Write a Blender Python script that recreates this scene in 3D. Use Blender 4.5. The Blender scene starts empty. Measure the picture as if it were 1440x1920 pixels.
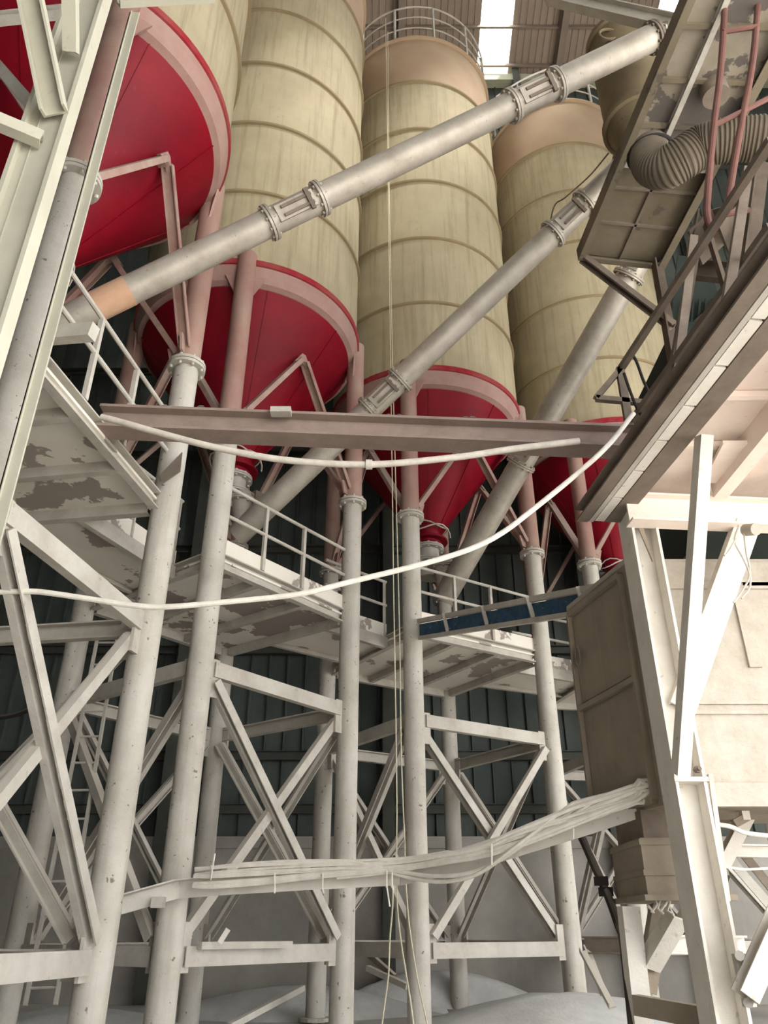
import bpy, bmesh, math, random
from mathutils import Vector, Matrix
random.seed(7)
sc = bpy.context.scene
COL = sc.collection
S = 1.3                      # metres per survey unit (all layout numbers below are survey units)
EYE = 1.23                   # eye height in survey units
FPX = 1450.0                 # focal length in pixels of the 1440x1920 frame
PITCH = math.atan(FPX / 2680.0)
SP, CP = math.sin(PITCH), math.cos(PITCH)

# ------------------------------------------------------------------ camera
cam = bpy.data.cameras.new('camera')
cam.sensor_fit = 'VERTICAL'; cam.sensor_height = 36; cam.sensor_width = 27
cam.lens = FPX / 1920 * 36
cam.clip_end = 500
camo = bpy.data.objects.new('camera', cam); COL.objects.link(camo)
camo.location = (0, 0, EYE * S); camo.rotation_euler = (math.pi / 2 + PITCH, 0, 0)
sc.camera = camo
sc.render.resolution_x, sc.render.resolution_y = 1440, 1920

# ------------------------------------------------------------------ world, light, exposure
sc.view_settings.view_transform = 'Standard'; sc.view_settings.look = 'None'
sc.view_settings.gamma = 1; sc.view_settings.use_curve_mapping = False
sc.view_settings.exposure = 0.24
W = bpy.data.worlds.new('overcast'); sc.world = W; W.use_nodes = True
bg = W.node_tree.nodes['Background']
bg.inputs[0].default_value = (0.985, 0.99, 1.0, 1); bg.inputs[1].default_value = 6.6
sun = bpy.data.lights.new('hazy_sun', 'SUN'); sun.energy = 20.0; sun.angle = math.radians(8); sun.color = (1, .98, .95)
suno = bpy.data.objects.new('hazy_sun', sun); COL.objects.link(suno)
suno.rotation_euler = (math.radians(42), 0, math.radians(40)); suno.location = (20, -30, 30)

# ------------------------------------------------------------------ survey helpers
def ray(u, v):
    x, y = (u - 720) / FPX, (960 - v) / FPX
    return Vector((x, CP - y * SP, SP + y * CP))
def at(u, v, Y):             # survey point at forward distance Y
    d = ray(u, v); p = d * (Y / d.y); p.z += EYE; return p
def atZ(u, v, Z):            # survey point at height Z above the eye
    d = ray(u, v); p = d * (Z / d.z); p.z += EYE; return p
def V(*a): return Vector(a)

# ------------------------------------------------------------------ mesh builder
class MB:
    def __init__(s): s.v = []; s.f = []; s.sm = []
    def add(s, vs, fs, smooth=False):
        n = len(s.v); s.v += [Vector(p) for p in vs]
        s.f += [[i + n for i in f] for f in fs]; s.sm += [smooth] * len(fs); return s
    def box(s, lo, hi):
        x0, y0, z0 = lo; x1, y1, z1 = hi
        return s.add([(x0,y0,z0),(x1,y0,z0),(x1,y1,z0),(x0,y1,z0),(x0,y0,z1),(x1,y0,z1),(x1,y1,z1),(x0,y1,z1)],
                     [(0,3,2,1),(4,5,6,7),(0,1,5,4),(1,2,6,5),(2,3,7,6),(3,0,4,7)])
    def prism(s, p0, p1, prof, up=(0,0,1), smooth=False):
        """extrude a 2-D profile (a = sideways, b = along up) from p0 to p1"""
        p0, p1 = Vector(p0), Vector(p1); d = (p1 - p0).normalized(); up = Vector(up)
        if abs(d.dot(up.normalized())) > .995: up = Vector((0,1,0)) if abs(d.y) < .9 else Vector((1,0,0))
        a = d.cross(up).normalized(); b = a.cross(d).normalized(); n = len(prof)
        vs = [p + a * x + b * y for p in (p0, p1) for x, y in prof]
        fs = [[i, (i+1) % n, n + (i+1) % n, n + i] for i in range(n)]
        return s.add(vs, fs + [list(range(n))[::-1], list(range(n, 2*n))], smooth)
    def bar(s, p0, p1, w, h, up=(0,0,1), off=(0,0)):
        x, y = off; return s.prism(p0, p1, [(x-w/2,y-h/2),(x+w/2,y-h/2),(x+w/2,y+h/2),(x-w/2,y+h/2)], up)
    def ibeam(s, p0, p1, w, h, t=.018, up=(0,0,1)):
        s.bar(p0, p1, t, h - 2*t, up)
        s.bar(p0, p1, w, t, up, (0, h/2 - t/2)); return s.bar(p0, p1, w, t, up, (0, -h/2 + t/2))
    def channel(s, p0, p1, w, h, t=.018, up=(0,0,1), side=1):
        s.bar(p0, p1, t, h, up, (side * (-w/2 + t/2), 0))
        s.bar(p0, p1, w - t, t, up, (side*t/2, h/2 - t/2)); return s.bar(p0, p1, w - t, t, up, (side*t/2, -h/2 + t/2))
    def angle(s, p0, p1, w, h, t=.016, up=(0,0,1), side=1):
        s.bar(p0, p1, t, h, up, (side * (-w/2 + t/2), 0)); return s.bar(p0, p1, w - t, t, up, (side*t/2, h/2 - t/2))
    def cyl(s, p0, p1, r0, r1=None, n=24, caps=True):
        r1 = r0 if r1 is None else r1; p0, p1 = Vector(p0), Vector(p1); d = (p1 - p0).normalized()
        up = Vector((0,0,1)) if abs(d.z) < .9 else Vector((1,0,0)); a = d.cross(up).normalized(); b = a.cross(d)
        ring = [(math.cos(2*math.pi*i/n), math.sin(2*math.pi*i/n)) for i in range(n)]
        vs = [p0 + (a*x + b*y)*r0 for x, y in ring] + [p1 + (a*x + b*y)*r1 for x, y in ring]
        s.add(vs, [[i, (i+1)%n, n+(i+1)%n, n+i] for i in range(n)], True)
        if caps: s.add(vs, [list(range(n))[::-1], list(range(n, 2*n))])
        return s
    def lathe(s, c, prof, n=64, a0=0, a1=2*math.pi):
        c = Vector(c); full = abs(a1 - a0 - 2*math.pi) < 1e-6; m = n if full else n + 1
        vs = [c + Vector((r*math.cos(a0+(a1-a0)*i/n), r*math.sin(a0+(a1-a0)*i/n), z)) for r, z in prof for i in range(m)]
        fs = []
        for k in range(len(prof)-1):
            for i in range(n):
                j = (i+1) % m; fs.append([k*m+i, k*m+j, (k+1)*m+j, (k+1)*m+i])
        return s.add(vs, fs, True)
    def tube(s, pts, r, n=10, closed=False):
        pts = [Vector(p) for p in pts]; m = len(pts); vs = []; pa = None
        for i, p in enumerate(pts):
            if closed: d = (pts[(i+1)%m] - pts[i-1])
            else: d = pts[min(i+1, m-1)] - pts[max(i-1, 0)]
            d.normalize()
            if pa is None: pa = d.cross(Vector((0,0,1)) if abs(d.z) < .9 else Vector((1,0,0))).normalized()
            pa = (pa - d * pa.dot(d)).normalized(); b = d.cross(pa)
            rr = r[i] if isinstance(r, (list, tuple)) else r
            vs += [p + (pa*math.cos(2*math.pi*k/n) + b*math.sin(2*math.pi*k/n))*rr for k in range(n)]
        fs = [[i*n+k, i*n+(k+1)%n, ((i+1)%m)*n+(k+1)%n, ((i+1)%m)*n+k] for i in range(m if closed else m-1) for k in range(n)]
        s.add(vs, fs, True)
        if not closed: s.add(vs, [list(range(n))[::-1], list(range((m-1)*n, m*n))])
        return s
    def plate(s, pts, t, nrm=None):
        """thick polygon"""
        pts = [Vector(p) for p in pts]; n = len(pts)
        N = Vector(nrm).normalized() if nrm else (pts[1]-pts[0]).cross(pts[2]-pts[0]).normalized()
        vs = [p + N*t/2 for p in pts] + [p - N*t/2 for p in pts]
        return s.add(vs, [list(range(n)), list(range(n, 2*n))[::-1]] + [[i, n+i, n+(i+1)%n, (i+1)%n] for i in range(n)])
    def ball(s, c, r, n=8):
        prof = [(max(1e-4, r*math.sin(math.pi*k/n)), -r*math.cos(math.pi*k/n)) for k in range(n+1)]
        return s.lathe(c, prof, n*2)
    def flange(s, p, d, r, t=.035, bolts=8, n=28):
        """pipe flange pair with bolts round it"""
        p = Vector(p); d = Vector(d).normalized()
        s.cyl(p - d*t*1.15, p - d*t*.15, r, n=n); s.cyl(p + d*t*.15, p + d*t*1.15, r, n=n)
        up = Vector((0,0,1)) if abs(d.z) < .9 else Vector((1,0,0)); a = d.cross(up).normalized(); b = a.cross(d)
        for k in range(bolts):
            q = p + (a*math.cos(2*math.pi*k/bolts) + b*math.sin(2*math.pi*k/bolts)) * r * .86
            s.cyl(q - d*t*2.1, q + d*t*2.1, r*.085, n=6)
        return s
    def build(s, name, mat, parent=None, origin=None, angle=35):
        org = Vector(ORG[parent.name]) if parent else (Vector(origin) if origin is not None else s.base())
        me = bpy.data.meshes.new(name)
        me.from_pydata([tuple((p - org) * S) for p in s.v], [], s.f)
        me.polygons.foreach_set('use_smooth', s.sm)
        bm = bmesh.new(); bm.from_mesh(me); bmesh.ops.remove_doubles(bm, verts=bm.verts, dist=1e-5)
        bmesh.ops.recalc_face_normals(bm, faces=bm.faces); bm.to_mesh(me); bm.free()
        me.set_sharp_from_angle(angle=math.radians(angle))
        me.materials.append(mat); me.update()
        o = bpy.data.objects.new(name, me); COL.objects.link(o)
        if parent: o.parent = parent
        else: o.location = org * S
        ORG[o.name] = org
        return o
    def base(s):
        xs = [p.x for p in s.v]; ys = [p.y for p in s.v]; zs = [p.z for p in s.v]
        return Vector(((min(xs)+max(xs))/2, (min(ys)+max(ys))/2, min(zs)))
ORG = {}
def tag(o, label, cat, group=None, kind=None):
    if label: o['label'] = label
    if cat: o['category'] = cat
    if group: o['group'] = group
    if kind: o['kind'] = kind
    return o
def thing(name, label, cat, loc, group=None):
    o = bpy.data.objects.new(name, None); COL.objects.link(o); o.empty_display_size = .2
    o.location = Vector(loc) * S; ORG[o.name] = Vector(loc); return tag(o, label, cat, group)
def struct(name, mb, mat, origin=None, parent=None):
    o = mb.build(name, mat, parent, origin)
    if not parent: o['kind'] = 'structure'
    return o
def copy_tree(o, parent=None):
    c = o.copy(); COL.objects.link(c)
    if parent: c.parent = parent
    for ch in list(o.children): copy_tree(ch, c)
    return c

# ------------------------------------------------------------------ materials
def lin(r, g, b):
    f = lambda c: (c/255/12.92) if c/255 <= .04045 else ((c/255+.055)/1.055)**2.4
    return (f(r), f(g), f(b), 1)
MATS = {}
def nd(nt, kind, **kw):
    n = nt.nodes.new(kind)
    for k, v in kw.items():
        if k.startswith('_'): setattr(n, k[1:], v)
        else: n.inputs[k.replace('_', ' ')].default_value = v
    return n
def mixc(nt, fac, a, b, blend='MIX'):
    m = nt.nodes.new('ShaderNodeMix'); m.data_type = 'RGBA'; m.blend_type = blend
    for i, x in ((0, fac), (6, a), (7, b)):
        if hasattr(x, 'links'): nt.links.new(x, m.inputs[i])
        else: m.inputs[i].default_value = x
    return m.outputs[2]
def ramp(nt, src, lo, hi, a=0., b=1.):
    m = nt.nodes.new('ShaderNodeMapRange'); nt.links.new(src, m.inputs[0])
    for i, x in zip((1, 2, 3, 4), (lo, hi, a, b)): m.inputs[i].default_value = x
    return m.outputs[0]
def noise(nt, vec, scale, detail=4, rough=.6):
    n = nt.nodes.new('ShaderNodeTexNoise'); nt.links.new(vec, n.inputs['Vector'])
    n.inputs['Scale'].default_value = scale; n.inputs['Detail'].default_value = detail; n.inputs['Roughness'].default_value = rough
    return n.outputs['Fac']
def mat(name, base, second=None, mott=.35, scale=1.2, dust=.5, dustcol=(196,186,170), rough=.85, spots=0., spotcol=(70,62,52),
        streak=0., streakcol=(110,98,78), bump=.15, metal=0., patches=0., patchcol=(105,95,88), zs=(1,1,1)):
    """dusty painted steel: two tone mottling, powder lying on upward faces, pits, streaks and peeled patches"""
    if name in MATS: return MATS[name]
    m = bpy.data.materials.new(name); m.use_nodes = True; nt = m.node_tree; p = nt.nodes['Principled BSDF']
    tc = nt.nodes.new('ShaderNodeTexCoord'); mp = nt.nodes.new('ShaderNodeMapping'); mp.inputs['Scale'].default_value = zs
    nt.links.new(tc.outputs['Object'], mp.inputs[0]); v = mp.outputs[0]
    second = second or tuple(int(c*.82) for c in base)
    n1 = noise(nt, v, scale, 6, .65)
    c = mixc(nt, ramp(nt, n1, .35, .7, 0, mott*2), lin(*base), lin(*second))
    if streak:
        ms = nt.nodes.new('ShaderNodeMapping'); ms.inputs['Scale'].default_value = (3.2, 3.2, .16)
        nt.links.new(tc.outputs['Object'], ms.inputs[0])
        c = mixc(nt, ramp(nt, noise(nt, ms.outputs[0], 1.6, 5, .7), .5, .78, 0, streak), c, lin(*streakcol))
    if patches:
        c = mixc(nt, ramp(nt, noise(nt, v, 1.1, 7, .6), .60 - patches*.1, .615 - patches*.1, 0, .85), c, lin(*patchcol))
    if spots:
        vo = nt.nodes.new('ShaderNodeTexNoise'); nt.links.new(v, vo.inputs['Vector']); vo.inputs['Scale'].default_value = 13; vo.inputs['Detail'].default_value = 2
        c = mixc(nt, ramp(nt, vo.outputs['Fac'], .69, .73, 0, spots), c, lin(*spotcol))
    if dust:
        g = nt.nodes.new('ShaderNodeNewGeometry'); sx = nt.nodes.new('ShaderNodeSeparateXYZ'); nt.links.new(g.outputs['Normal'], sx.inputs[0])
        c = mixc(nt, ramp(nt, sx.outputs[2], .15, .75, 0, dust), c, lin(*dustcol))
    nt.links.new(c, p.inputs['Base Color']); p.inputs['Roughness'].default_value = rough; p.inputs['Metallic'].default_value = metal
    p.inputs['Specular IOR Level'].default_value = .25
    if bump:
        b = nt.nodes.new('ShaderNodeBump'); b.inputs['Strength'].default_value = bump; b.inputs['Distance'].default_value = .02
        nt.links.new(noise(nt, v, 14, 5, .7), b.inputs['Height']); nt.links.new(b.outputs[0], p.inputs['Normal'])
    MATS[name] = m; return m
M_BEIGE = mat('silo_beige_paint', (182,170,141), (163,151,124), .5, .5, dust=.6, streak=.75, streakcol=(128,114,90), bump=.05, spots=.15)
M_HOOP = mat('hoop_paint', (150,134,104), (128,112,86), .5, .8, dust=.5, dustcol=(170,156,128))
M_TOPB = mat('silo_rosy_top_band', (184,165,136), (170,143,121), .5, .3, dust=.6, bump=.05)  # beige mottled with rose, for the top band only
M_RED = mat('hopper_red_paint', (130,0,24), (106,0,20), .5, .7, dust=.35, rough=.55, bump=.04, spots=.12, spotcol=(190,70,80))
M_SKIRT = mat('dusty_rose_steel', (172,144,134), (160,122,114), .5, 1.5, dust=.7)
M_RIM = mat('rim_red_paint', (150,30,44), (150,80,76), .5, 2.0, dust=.8)
M_PINK = mat('dusty_pink_steel', (166,142,128), (152,112,104), .5, .9, dust=.6, dustcol=(190,172,158))
M_STRUT = mat('dusty_strut_steel', (172,154,140), (150,104,98), .5, 1.2, dust=.7)
M_LEG = mat('cement_coated_steel', (196,191,181), (174,168,156), .5, 1.4, dust=.5, spots=.85, spotcol=(110,102,88), bump=.4, streak=.5, streakcol=(150,140,124))
M_STEEL = mat('dusty_grey_steel', (190,185,175), (166,159,148), .5, 2.0, dust=.7, dustcol=(206,198,184), bump=.3, spots=.2)
M_DARK = mat('brown_dusty_steel', (128,116,104), (104,92,82), .5, 2.0, dust=.6, bump=.3)
M_WHITE = mat('white_dusty_steel', (224,219,209), (203,196,185), .4, 2.5, dust=.4, bump=.3, spots=.35, spotcol=(150,138,120))
M_BEAM = mat('mauve_dusty_steel', (150,132,122), (128,112,102), .5, 2.0, dust=.95, dustcol=(196,190,180), bump=.4)
M_CREAM = mat('cream_steel_paint', (184,180,163), (168,164,148), .4, 1.2, dust=.3, bump=.15, spots=.12)
M_GALV = mat('worn_conveyor_steel', (180,172,160), (152,143,130), .5, 2.2, dust=.5, rough=.5, spots=.45, spotcol=(120,108,94), metal=.25, bump=.15)
M_BRASS = mat('rust_orange_sleeve', (196,160,132), (180,140,112), .5, 3, dust=.4)
M_DECK = mat('deck_underside_paint', (228,222,210), (212,204,192), .4, .8, dust=.6, patches=.25, patchcol=(138,126,118), bump=.1)
M_DECKP = mat('peeling_deck_paint', (228,222,212), (212,204,196), .4, .8, dust=.6, patches=.95, patchcol=(132,120,114), bump=.1)
M_BRIGHT = mat('pale_pink_deck_paint', (240,226,214), (226,206,194), .5, 1.2, dust=.3, bump=.2, spots=.3, spotcol=(196,160,146))
M_PANEL = mat('rendered_dust_panel', (182,174,162), (166,157,144), .5, 6, dust=.4, bump=.5, spots=.3, spotcol=(176,164,146))
M_SHADE = mat('shaded_taupe_panel', (150,138,122), (130,118,102), .5, 1.2, dust=.5, streak=.4, streakcol=(112,100,86), bump=.2)  # taupe with the shade of the bin's left side put into the colour
M_OLIVE = mat('soiled_platform_paint', (124,114,96), (106,96,80), .5, 1.2, dust=.4, patches=.3, patchcol=(92,84,76), bump=.2)
M_PEEL = mat('flaking_platform_paint', (150,141,127), (128,119,105), .5, 1.6, dust=.4, patches=1.05, patchcol=(84,78,76), bump=.2)
M_DRUM = mat('khaki_drum_paint', (128,114,90), (100,88,68), .5, 1.0, dust=.6, spots=.4, spotcol=(70,58,44), bump=.1)
M_HOSE = mat('grey_duct_fabric', (108,98,84), (94,84,72), .5, 2, dust=.4, bump=.1)
M_ROSE = mat('dull_red_tube_paint', (112,78,70), (96,66,60), .5, 2, dust=.5, bump=.1)
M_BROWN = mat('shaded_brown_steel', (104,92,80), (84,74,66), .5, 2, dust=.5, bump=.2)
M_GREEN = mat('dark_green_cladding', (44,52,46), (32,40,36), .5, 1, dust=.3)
M_BLUE = mat('flaked_blue_paint', (66,94,118), (44,70,96), .6, 6, dust=.3, spots=.8, spotcol=(150,158,160), bump=.3)
M_BLACK = mat('black_rubber', (50,46,42), (38,36,34), .4, 3, dust=.4, bump=.1)
M_CABLE = mat('dust_white_cable', (228,223,212), (206,199,187), .5, 6, dust=.3, bump=.4)
M_CABLE2 = mat('grey_cable', (208,200,188), (180,172,162), .5, 6, dust=.4, bump=.2)
M_ROPE = mat('pale_rope', (206,198,172), (186,178,152), .5, 12, dust=.2, bump=.4)
M_WALL = mat('teal_grey_sheet', (88,94,90), (70,76,73), .5, .5, dust=.8, streak=.5, streakcol=(96,98,90), bump=.05)
M_GIRT = mat('wall_girt_steel', (84,86,80), (70,70,64), .5, 1, dust=.8)
M_CONC = mat('grey_rendered_plinth', (168,163,155), (138,133,126), .5, .5, dust=.6, streak=.4, streakcol=(160,160,156), bump=.3)
M_FLOOR = mat('powdered_cement_floor', (203,199,191), (177,172,164), .6, .6, dust=.4, dustcol=(196,192,184), bump=.8)
M_HEAP = mat('pale_powder', (222,219,212), (192,190,186), .6, 1.3, dust=.3, dustcol=(210,212,210), bump=.8)
M_ROOF = mat('roof_sheet', (168,152,138), (150,134,120), .5, .3, dust=.0, bump=.05)
M_PURLIN = mat('roof_purlin_steel', (150,136,124), (130,116,106), .4, 1, dust=.3)
def skymat():
    m = bpy.data.materials.new('translucent_skylight_sheet'); m.use_nodes = True; nt = m.node_tree; nt.nodes.clear()
    o = nt.nodes.new('ShaderNodeOutputMaterial'); t = nt.nodes.new('ShaderNodeBsdfTranslucent'); t.inputs[0].default_value = (.97,.97,.95,1)
    tr = nt.nodes.new('ShaderNodeBsdfTransparent'); mx = nt.nodes.new('ShaderNodeMixShader'); mx.inputs[0].default_value = .7
    nt.links.new(t.outputs[0], mx.inputs[1]); nt.links.new(tr.outputs[0], mx.inputs[2]); nt.links.new(mx.outputs[0], o.inputs[0]); return m
M_SKY = skymat()

# ------------------------------------------------------------------ building shell
ROOF_B, ROOF_E = 17.6, 29.0                      # back wall distance and eave height (survey units above ground)
SL = .27
def roofz(y): return ROOF_E + SL * (ROOF_B - y)
XL, XR, YF = -11.0, 15.0, -6.0  # YF runs roof and left wall past the camera to block light
OPEN_H, OPEN_X = 9.0, 2.0        # added unseen front wall: opening height and left jamb shape the daylight
fm = MB(); NX, NY = 90, 70
import mathutils.noise as mn
def gz(x, y):
    b = .05 * mn.noise(Vector((x*.5, y*.5, 0))) + .03 * mn.noise(Vector((x*1.7, y*1.7, 3)))
    return b * min(1, max(0, (y - 5) / 4)) - .02
fx = [XL - 9 + (XR - XL + 28) * i / NX for i in range(NX+1)]; fy = [-24 + (ROOF_B + 24.3) * j / NY for j in range(NY+1)]
fm.add([(x, y, gz(x, y)) for y in fy for x in fx], [[j*(NX+1)+i, j*(NX+1)+i+1, (j+1)*(NX+1)+i+1, (j+1)*(NX+1)+i] for j in range(NY) for i in range(NX)], True)
struct('floor', fm, M_FLOOR, (0,0,0))
def ribbed(p0, p1, z0, z1f, pitch, depth, nrm):
    """profiled sheet standing from p0 to p1"""
    p0, p1 = Vector(p0), Vector(p1); L = (p1-p0).length; d = (p1-p0)/L; N = Vector(nrm); prof = []; x = 0
    while x < L:
        prof += [(x, 0), (x+pitch*.80, 0), (x+pitch*.84, depth), (x+pitch*.92, depth), (x+pitch*.96, 0)]; x += pitch
    prof = [q for q in prof if q[0] <= L] + [(L, 0)]
    mb = MB(); n = len(prof); base = [p0 + d*a + N*b for a, b in prof]
    vs = [Vector((p.x, p.y, z0)) for p in base] + [Vector((p.x, p.y, z1f(p))) for p in base]
    back = [v - N*.03 for v in vs]
    mb.add(vs, [[i, i+1, n+i+1, n+i] for i in range(n-1)]); mb.add(back, [[i, n+i, n+i+1, i+1] for i in range(n-1)]); return mb
struct('wall_back', ribbed((XL, ROOF_B, 0), (XR, ROOF_B, 0), 2.9, lambda p: ROOF_E + .1, .42, .07, (0,-1,0)), M_WALL, (0, ROOF_B, 0))
struct('wall_left', ribbed((XL, YF, 0), (XL, ROOF_B, 0), 0, lambda p: roofz(p.y), .42, .07, (1,0,0)), M_WALL, (XL, 10, 0))
struct('wall_right', ribbed((XR, ROOF_B, 0), (XR, 8, 0), 0, lambda p: roofz(p.y), .42, .07, (-1,0,0)), M_WALL, (XR, 12, 0))
struct('wall_right_upper_unseen', ribbed((XR, 8, 0), (XR, YF, 0), 12, lambda p: roofz(p.y), .42, .07, (-1,0,0)), M_WALL, (XR, 1, 12))  # added out of view; its lower edge limits daylight from the right
struct('wall_front_unseen', ribbed((XL, YF, 0), (OPEN_X, YF, 0), 0, lambda p: roofz(p.y), .42, .07, (0,1,0)), M_WALL, (XL, YF, 0))  # added behind the camera to block light from the front left
struct('wall_front_upper_unseen', ribbed((OPEN_X, YF, 0), (XR, YF, 0), OPEN_H, lambda p: roofz(p.y), .42, .07, (0,1,0)), M_WALL, (6, YF, OPEN_H))  # added above the opening to keep high sky light out
struct('wall_plinth', MB().box((XL, ROOF_B-.2, -.1), (XR, ROOF_B+.1, 2.72)).box((XL, ROOF_B-.26, 2.72), (XR, ROOF_B+.1, 2.95)), M_CONC, (0, ROOF_B, 0))
k = 1
for z in (3.5, 4.6, 7.0, 9.6, 12.4, 15.2, 18, 21, 24):
    struct('trim_%d' % k, MB().channel((XL, ROOF_B-.16, z), (XR, ROOF_B-.16, z), .14, .2), M_GIRT); k += 1
for x in (-9.2, -4.6, 0.1, 4.8, 9.5):
    struct('trim_%d' % k, MB().ibeam((x, ROOF_B-.3, 0), (x, ROOF_B-.3, ROOF_E), .25, .3, up=(0,1,0)), M_GIRT); k += 1
# roof with translucent strips
SKX = [(3.42, 4.56), (-7.6, -6.4), (9.6, 10.8)]
def roof_sheet(x0, x1):
    mb = MB(); x = x0; prof = []
    while x < x1 - 1e-6:
        w = min(.24, x1 - x); prof += [(x, 0), (x+w*.7, 0), (x+w*.78, .04), (x+w*.92, .04)]; x += w
    prof.append((x1, 0)); n = len(prof); y0, y1 = YF, ROOF_B + .3
    vs = [(a, y, roofz(y) + b + h) for h in (0, .05) for y in (y0, y1) for a, b in prof]
    return mb.add(vs, [[i, i+1, n+i+1, n+i] for i in range(n-1)] + [[2*n+i, 3*n+i, 3*n+i+1, 2*n+i+1] for i in range(n-1)])
edges = sorted([XL, XR] + [e for s_ in SKX for e in s_]); pan = MB()
for a, b in zip(edges[0::2], edges[1::2]):
    r_ = roof_sheet(a, b); pan.add(r_.v, r_.f)
struct('ceiling', pan, M_ROOF, (0, 10, ROOF_E))
for i, (a, b) in enumerate(SKX):
    struct('window_%d' % (i+1), MB().plate([(a, YF, roofz(YF)+.02), (b, YF, roofz(YF)+.02), (b, ROOF_B-.2, roofz(ROOF_B-.2)+.02), (a, ROOF_B-.2, roofz(ROOF_B-.2)+.02)], .02), M_SKY, (a, 10, ROOF_E))
for y in [17.09 - 1.19*q for q in range(19)]:
    struct('trim_%d' % k, MB().bar((XL, y, roofz(y)-.1), (XR, y, roofz(y)-.1), .07, .14), M_PURLIN); k += 1
struct('trim_%d' % k, MB().box((XL, ROOF_B-.35, ROOF_E-.55), (XR, ROOF_B-.02, ROOF_E-.2)), mat('eave_gutter_paint', (186,186,160), dust=.3)); k += 1
for x in (.62, 6.3):
    struct('trim_%d' % k, MB().ibeam((x, YF, roofz(YF)-.42), (x, ROOF_B, roofz(ROOF_B)-.42), .24, .5), M_PURLIN); k += 1

# ------------------------------------------------------------------ silos
Q = 6.3
R, A = 1.99, 1.408
ZF = Q + EYE; RIM = 9.56 + EYE
HOOPS = [11.22, 13.06, 14.88, 16.70, 18.52]; TOP = 20.36 + EYE
LEGR = .155
CORN = [(-A,-A), (A,-A), (A,A), (-A,A)]
def make_silo():
    t = thing('cement_silo', 'x', 'silo', (0,0,ZF))
    prof = [(R, RIM)]
    for h in HOOPS: prof.append((R, h+EYE))
    for h in HOOPS:
        z = h+EYE; MB().lathe((0,0,0), [(R-.01, z-.04), (R+.045, z-.035), (R+.05, z+.01), (R+.03, z+.03), (R-.01, z+.035)], 96).build('hoop', M_HOOP, t)
    prof.append((R, HOOPS[-1]+EYE+.03)); tb = HOOPS[-1] + EYE + .035
    MB().lathe((0,0,0), prof, 96).build('shell', M_BEIGE, t)
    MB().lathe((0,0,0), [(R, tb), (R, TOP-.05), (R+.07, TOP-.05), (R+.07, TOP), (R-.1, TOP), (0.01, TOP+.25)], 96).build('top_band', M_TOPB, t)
    MB().lathe((0,0,0), [(R+.0, RIM+.03), (R+.05, RIM+.02), (R+.05, RIM-.09), (R-.02, RIM-.10)], 96).build('rim_ring', M_RIM, t)
    MB().lathe((0,0,0), [(R+.02, RIM-.09), (R+.02, RIM-.12), (R-.06, RIM-.36), (R-.16, RIM-.39)], 96).build('skirt', M_SKIRT, t)
    zc = 6.95 + EYE
    prof = [(R-.2, RIM-.3)]
    for i in range(7):
        f = i/6; prof.append((R-.14 + (.27-R+.14)*f, RIM-.42 + (zc-RIM+.42)*f))
    cone = MB().lathe((0,0,0), prof, 96).build('cone', M_RED, t)
    w = MB()
    for a_ in range(8): 
        th = a_*math.pi/4 + .2
        w.bar((math.cos(th)*(R-.13), math.sin(th)*(R-.13), RIM-.42), (math.cos(th)*.28, math.sin(th)*.28, zc), .012, .012)
    w.build('weld_seam', M_RED, cone)
    MB().lathe((0,0,0), [(.27, zc), (.25, zc-.15), (.30, zc-.16), (.38, zc-.16), (.38, zc-.2), (.25, zc-.2), (.25, zc-.26)], 32).build('outlet', M_RED, t)
    vb = MB().cyl((0,0,zc-.26), (0,0,zc-.95), .2, n=24).flange((0,0,zc-.33), (0,0,1), .3, .03, 10).flange((0,0,zc-.62), (0,0,1), .3, .03, 10).build('valve', M_STEEL, t)
    MB().cyl((.2,0,zc-.47), (.5,0,zc-.47), .07, n=12).box((.42,-.1,zc-.57), (.62,.1,zc-.37)).build('actuator', M_DARK, vb)
    wr = MB()
    for r_, dz, ph in ((.44, -.02, 0), (.40, .06, 1.2)):
        wr.tube([(r_*math.cos(q*.3+ph), r_*math.sin(q*.3+ph), zc+dz+.06*math.sin(q*.9)) for q in range(20)], .014, 6)
    wr.build('loose_hoop', M_CABLE2, t)
    for (x, y) in CORN:
        e = V(x, y, 0).normalized()
        lg = MB().cyl((x,y,ZF), (x,y,RIM+.13), LEGR, n=28).build('leg', M_PINK, t)
        MB().flange((x,y,ZF), (0,0,1), .235, .04, 8).build('flange', M_STEEL, lg)
        sd = V(-e.y, e.x, 0)
        for sg in (-1, 1):
            g = MB(); b0 = V(x, y, RIM-.28) + sd*sg*.13
            g.plate([b0 - e*.05, b0 - e*.05 + sd*sg*.2 - V(0,0,0), b0 - e*.05 + V(0,0,-.42)], .03, e)
            g.build('gusset', M_SKIRT, lg)
    for i in range(4):
        p, q = CORN[i], CORN[(i+1) % 4]; mid = V((p[0]+q[0])/2, (p[1]+q[1])/2, 0); n = mid.normalized(); d = V(q[0]-p[0], q[1]-p[1], 0).normalized()
        ap = n * 1.42 + V(0,0,8.42+EYE)
        for c, sg in ((p, 1), (q, -1)):
            b = V(c[0], c[1], ZF+.22) + d*sg*.14
            st = MB().channel(b, ap - d*sg*.05, .075, .15, .014, up=n, side=sg).build('strut', M_STRUT, t)
            MB().plate([b - d*sg*.1 + V(0,0,-.14), b + d*sg*.1 + V(0,0,-.1), b + d*sg*.16 + V(0,0,.12), b - d*sg*.1 + V(0,0,.14)], .03, n).build('gusset', M_STRUT, st)
        MB().plate([ap + d*.2 + V(0,0,-.12), ap + d*.04 + V(0,0,.14), ap - d*.04 + V(0,0,.14), ap - d*.2 + V(0,0,-.12), ap + V(0,0,.0)], .05, n).bar(ap - n*.3, ap, .1, .06).build('apex_bracket', M_STRUT, t)
    rl = MB(); rz = TOP
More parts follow.
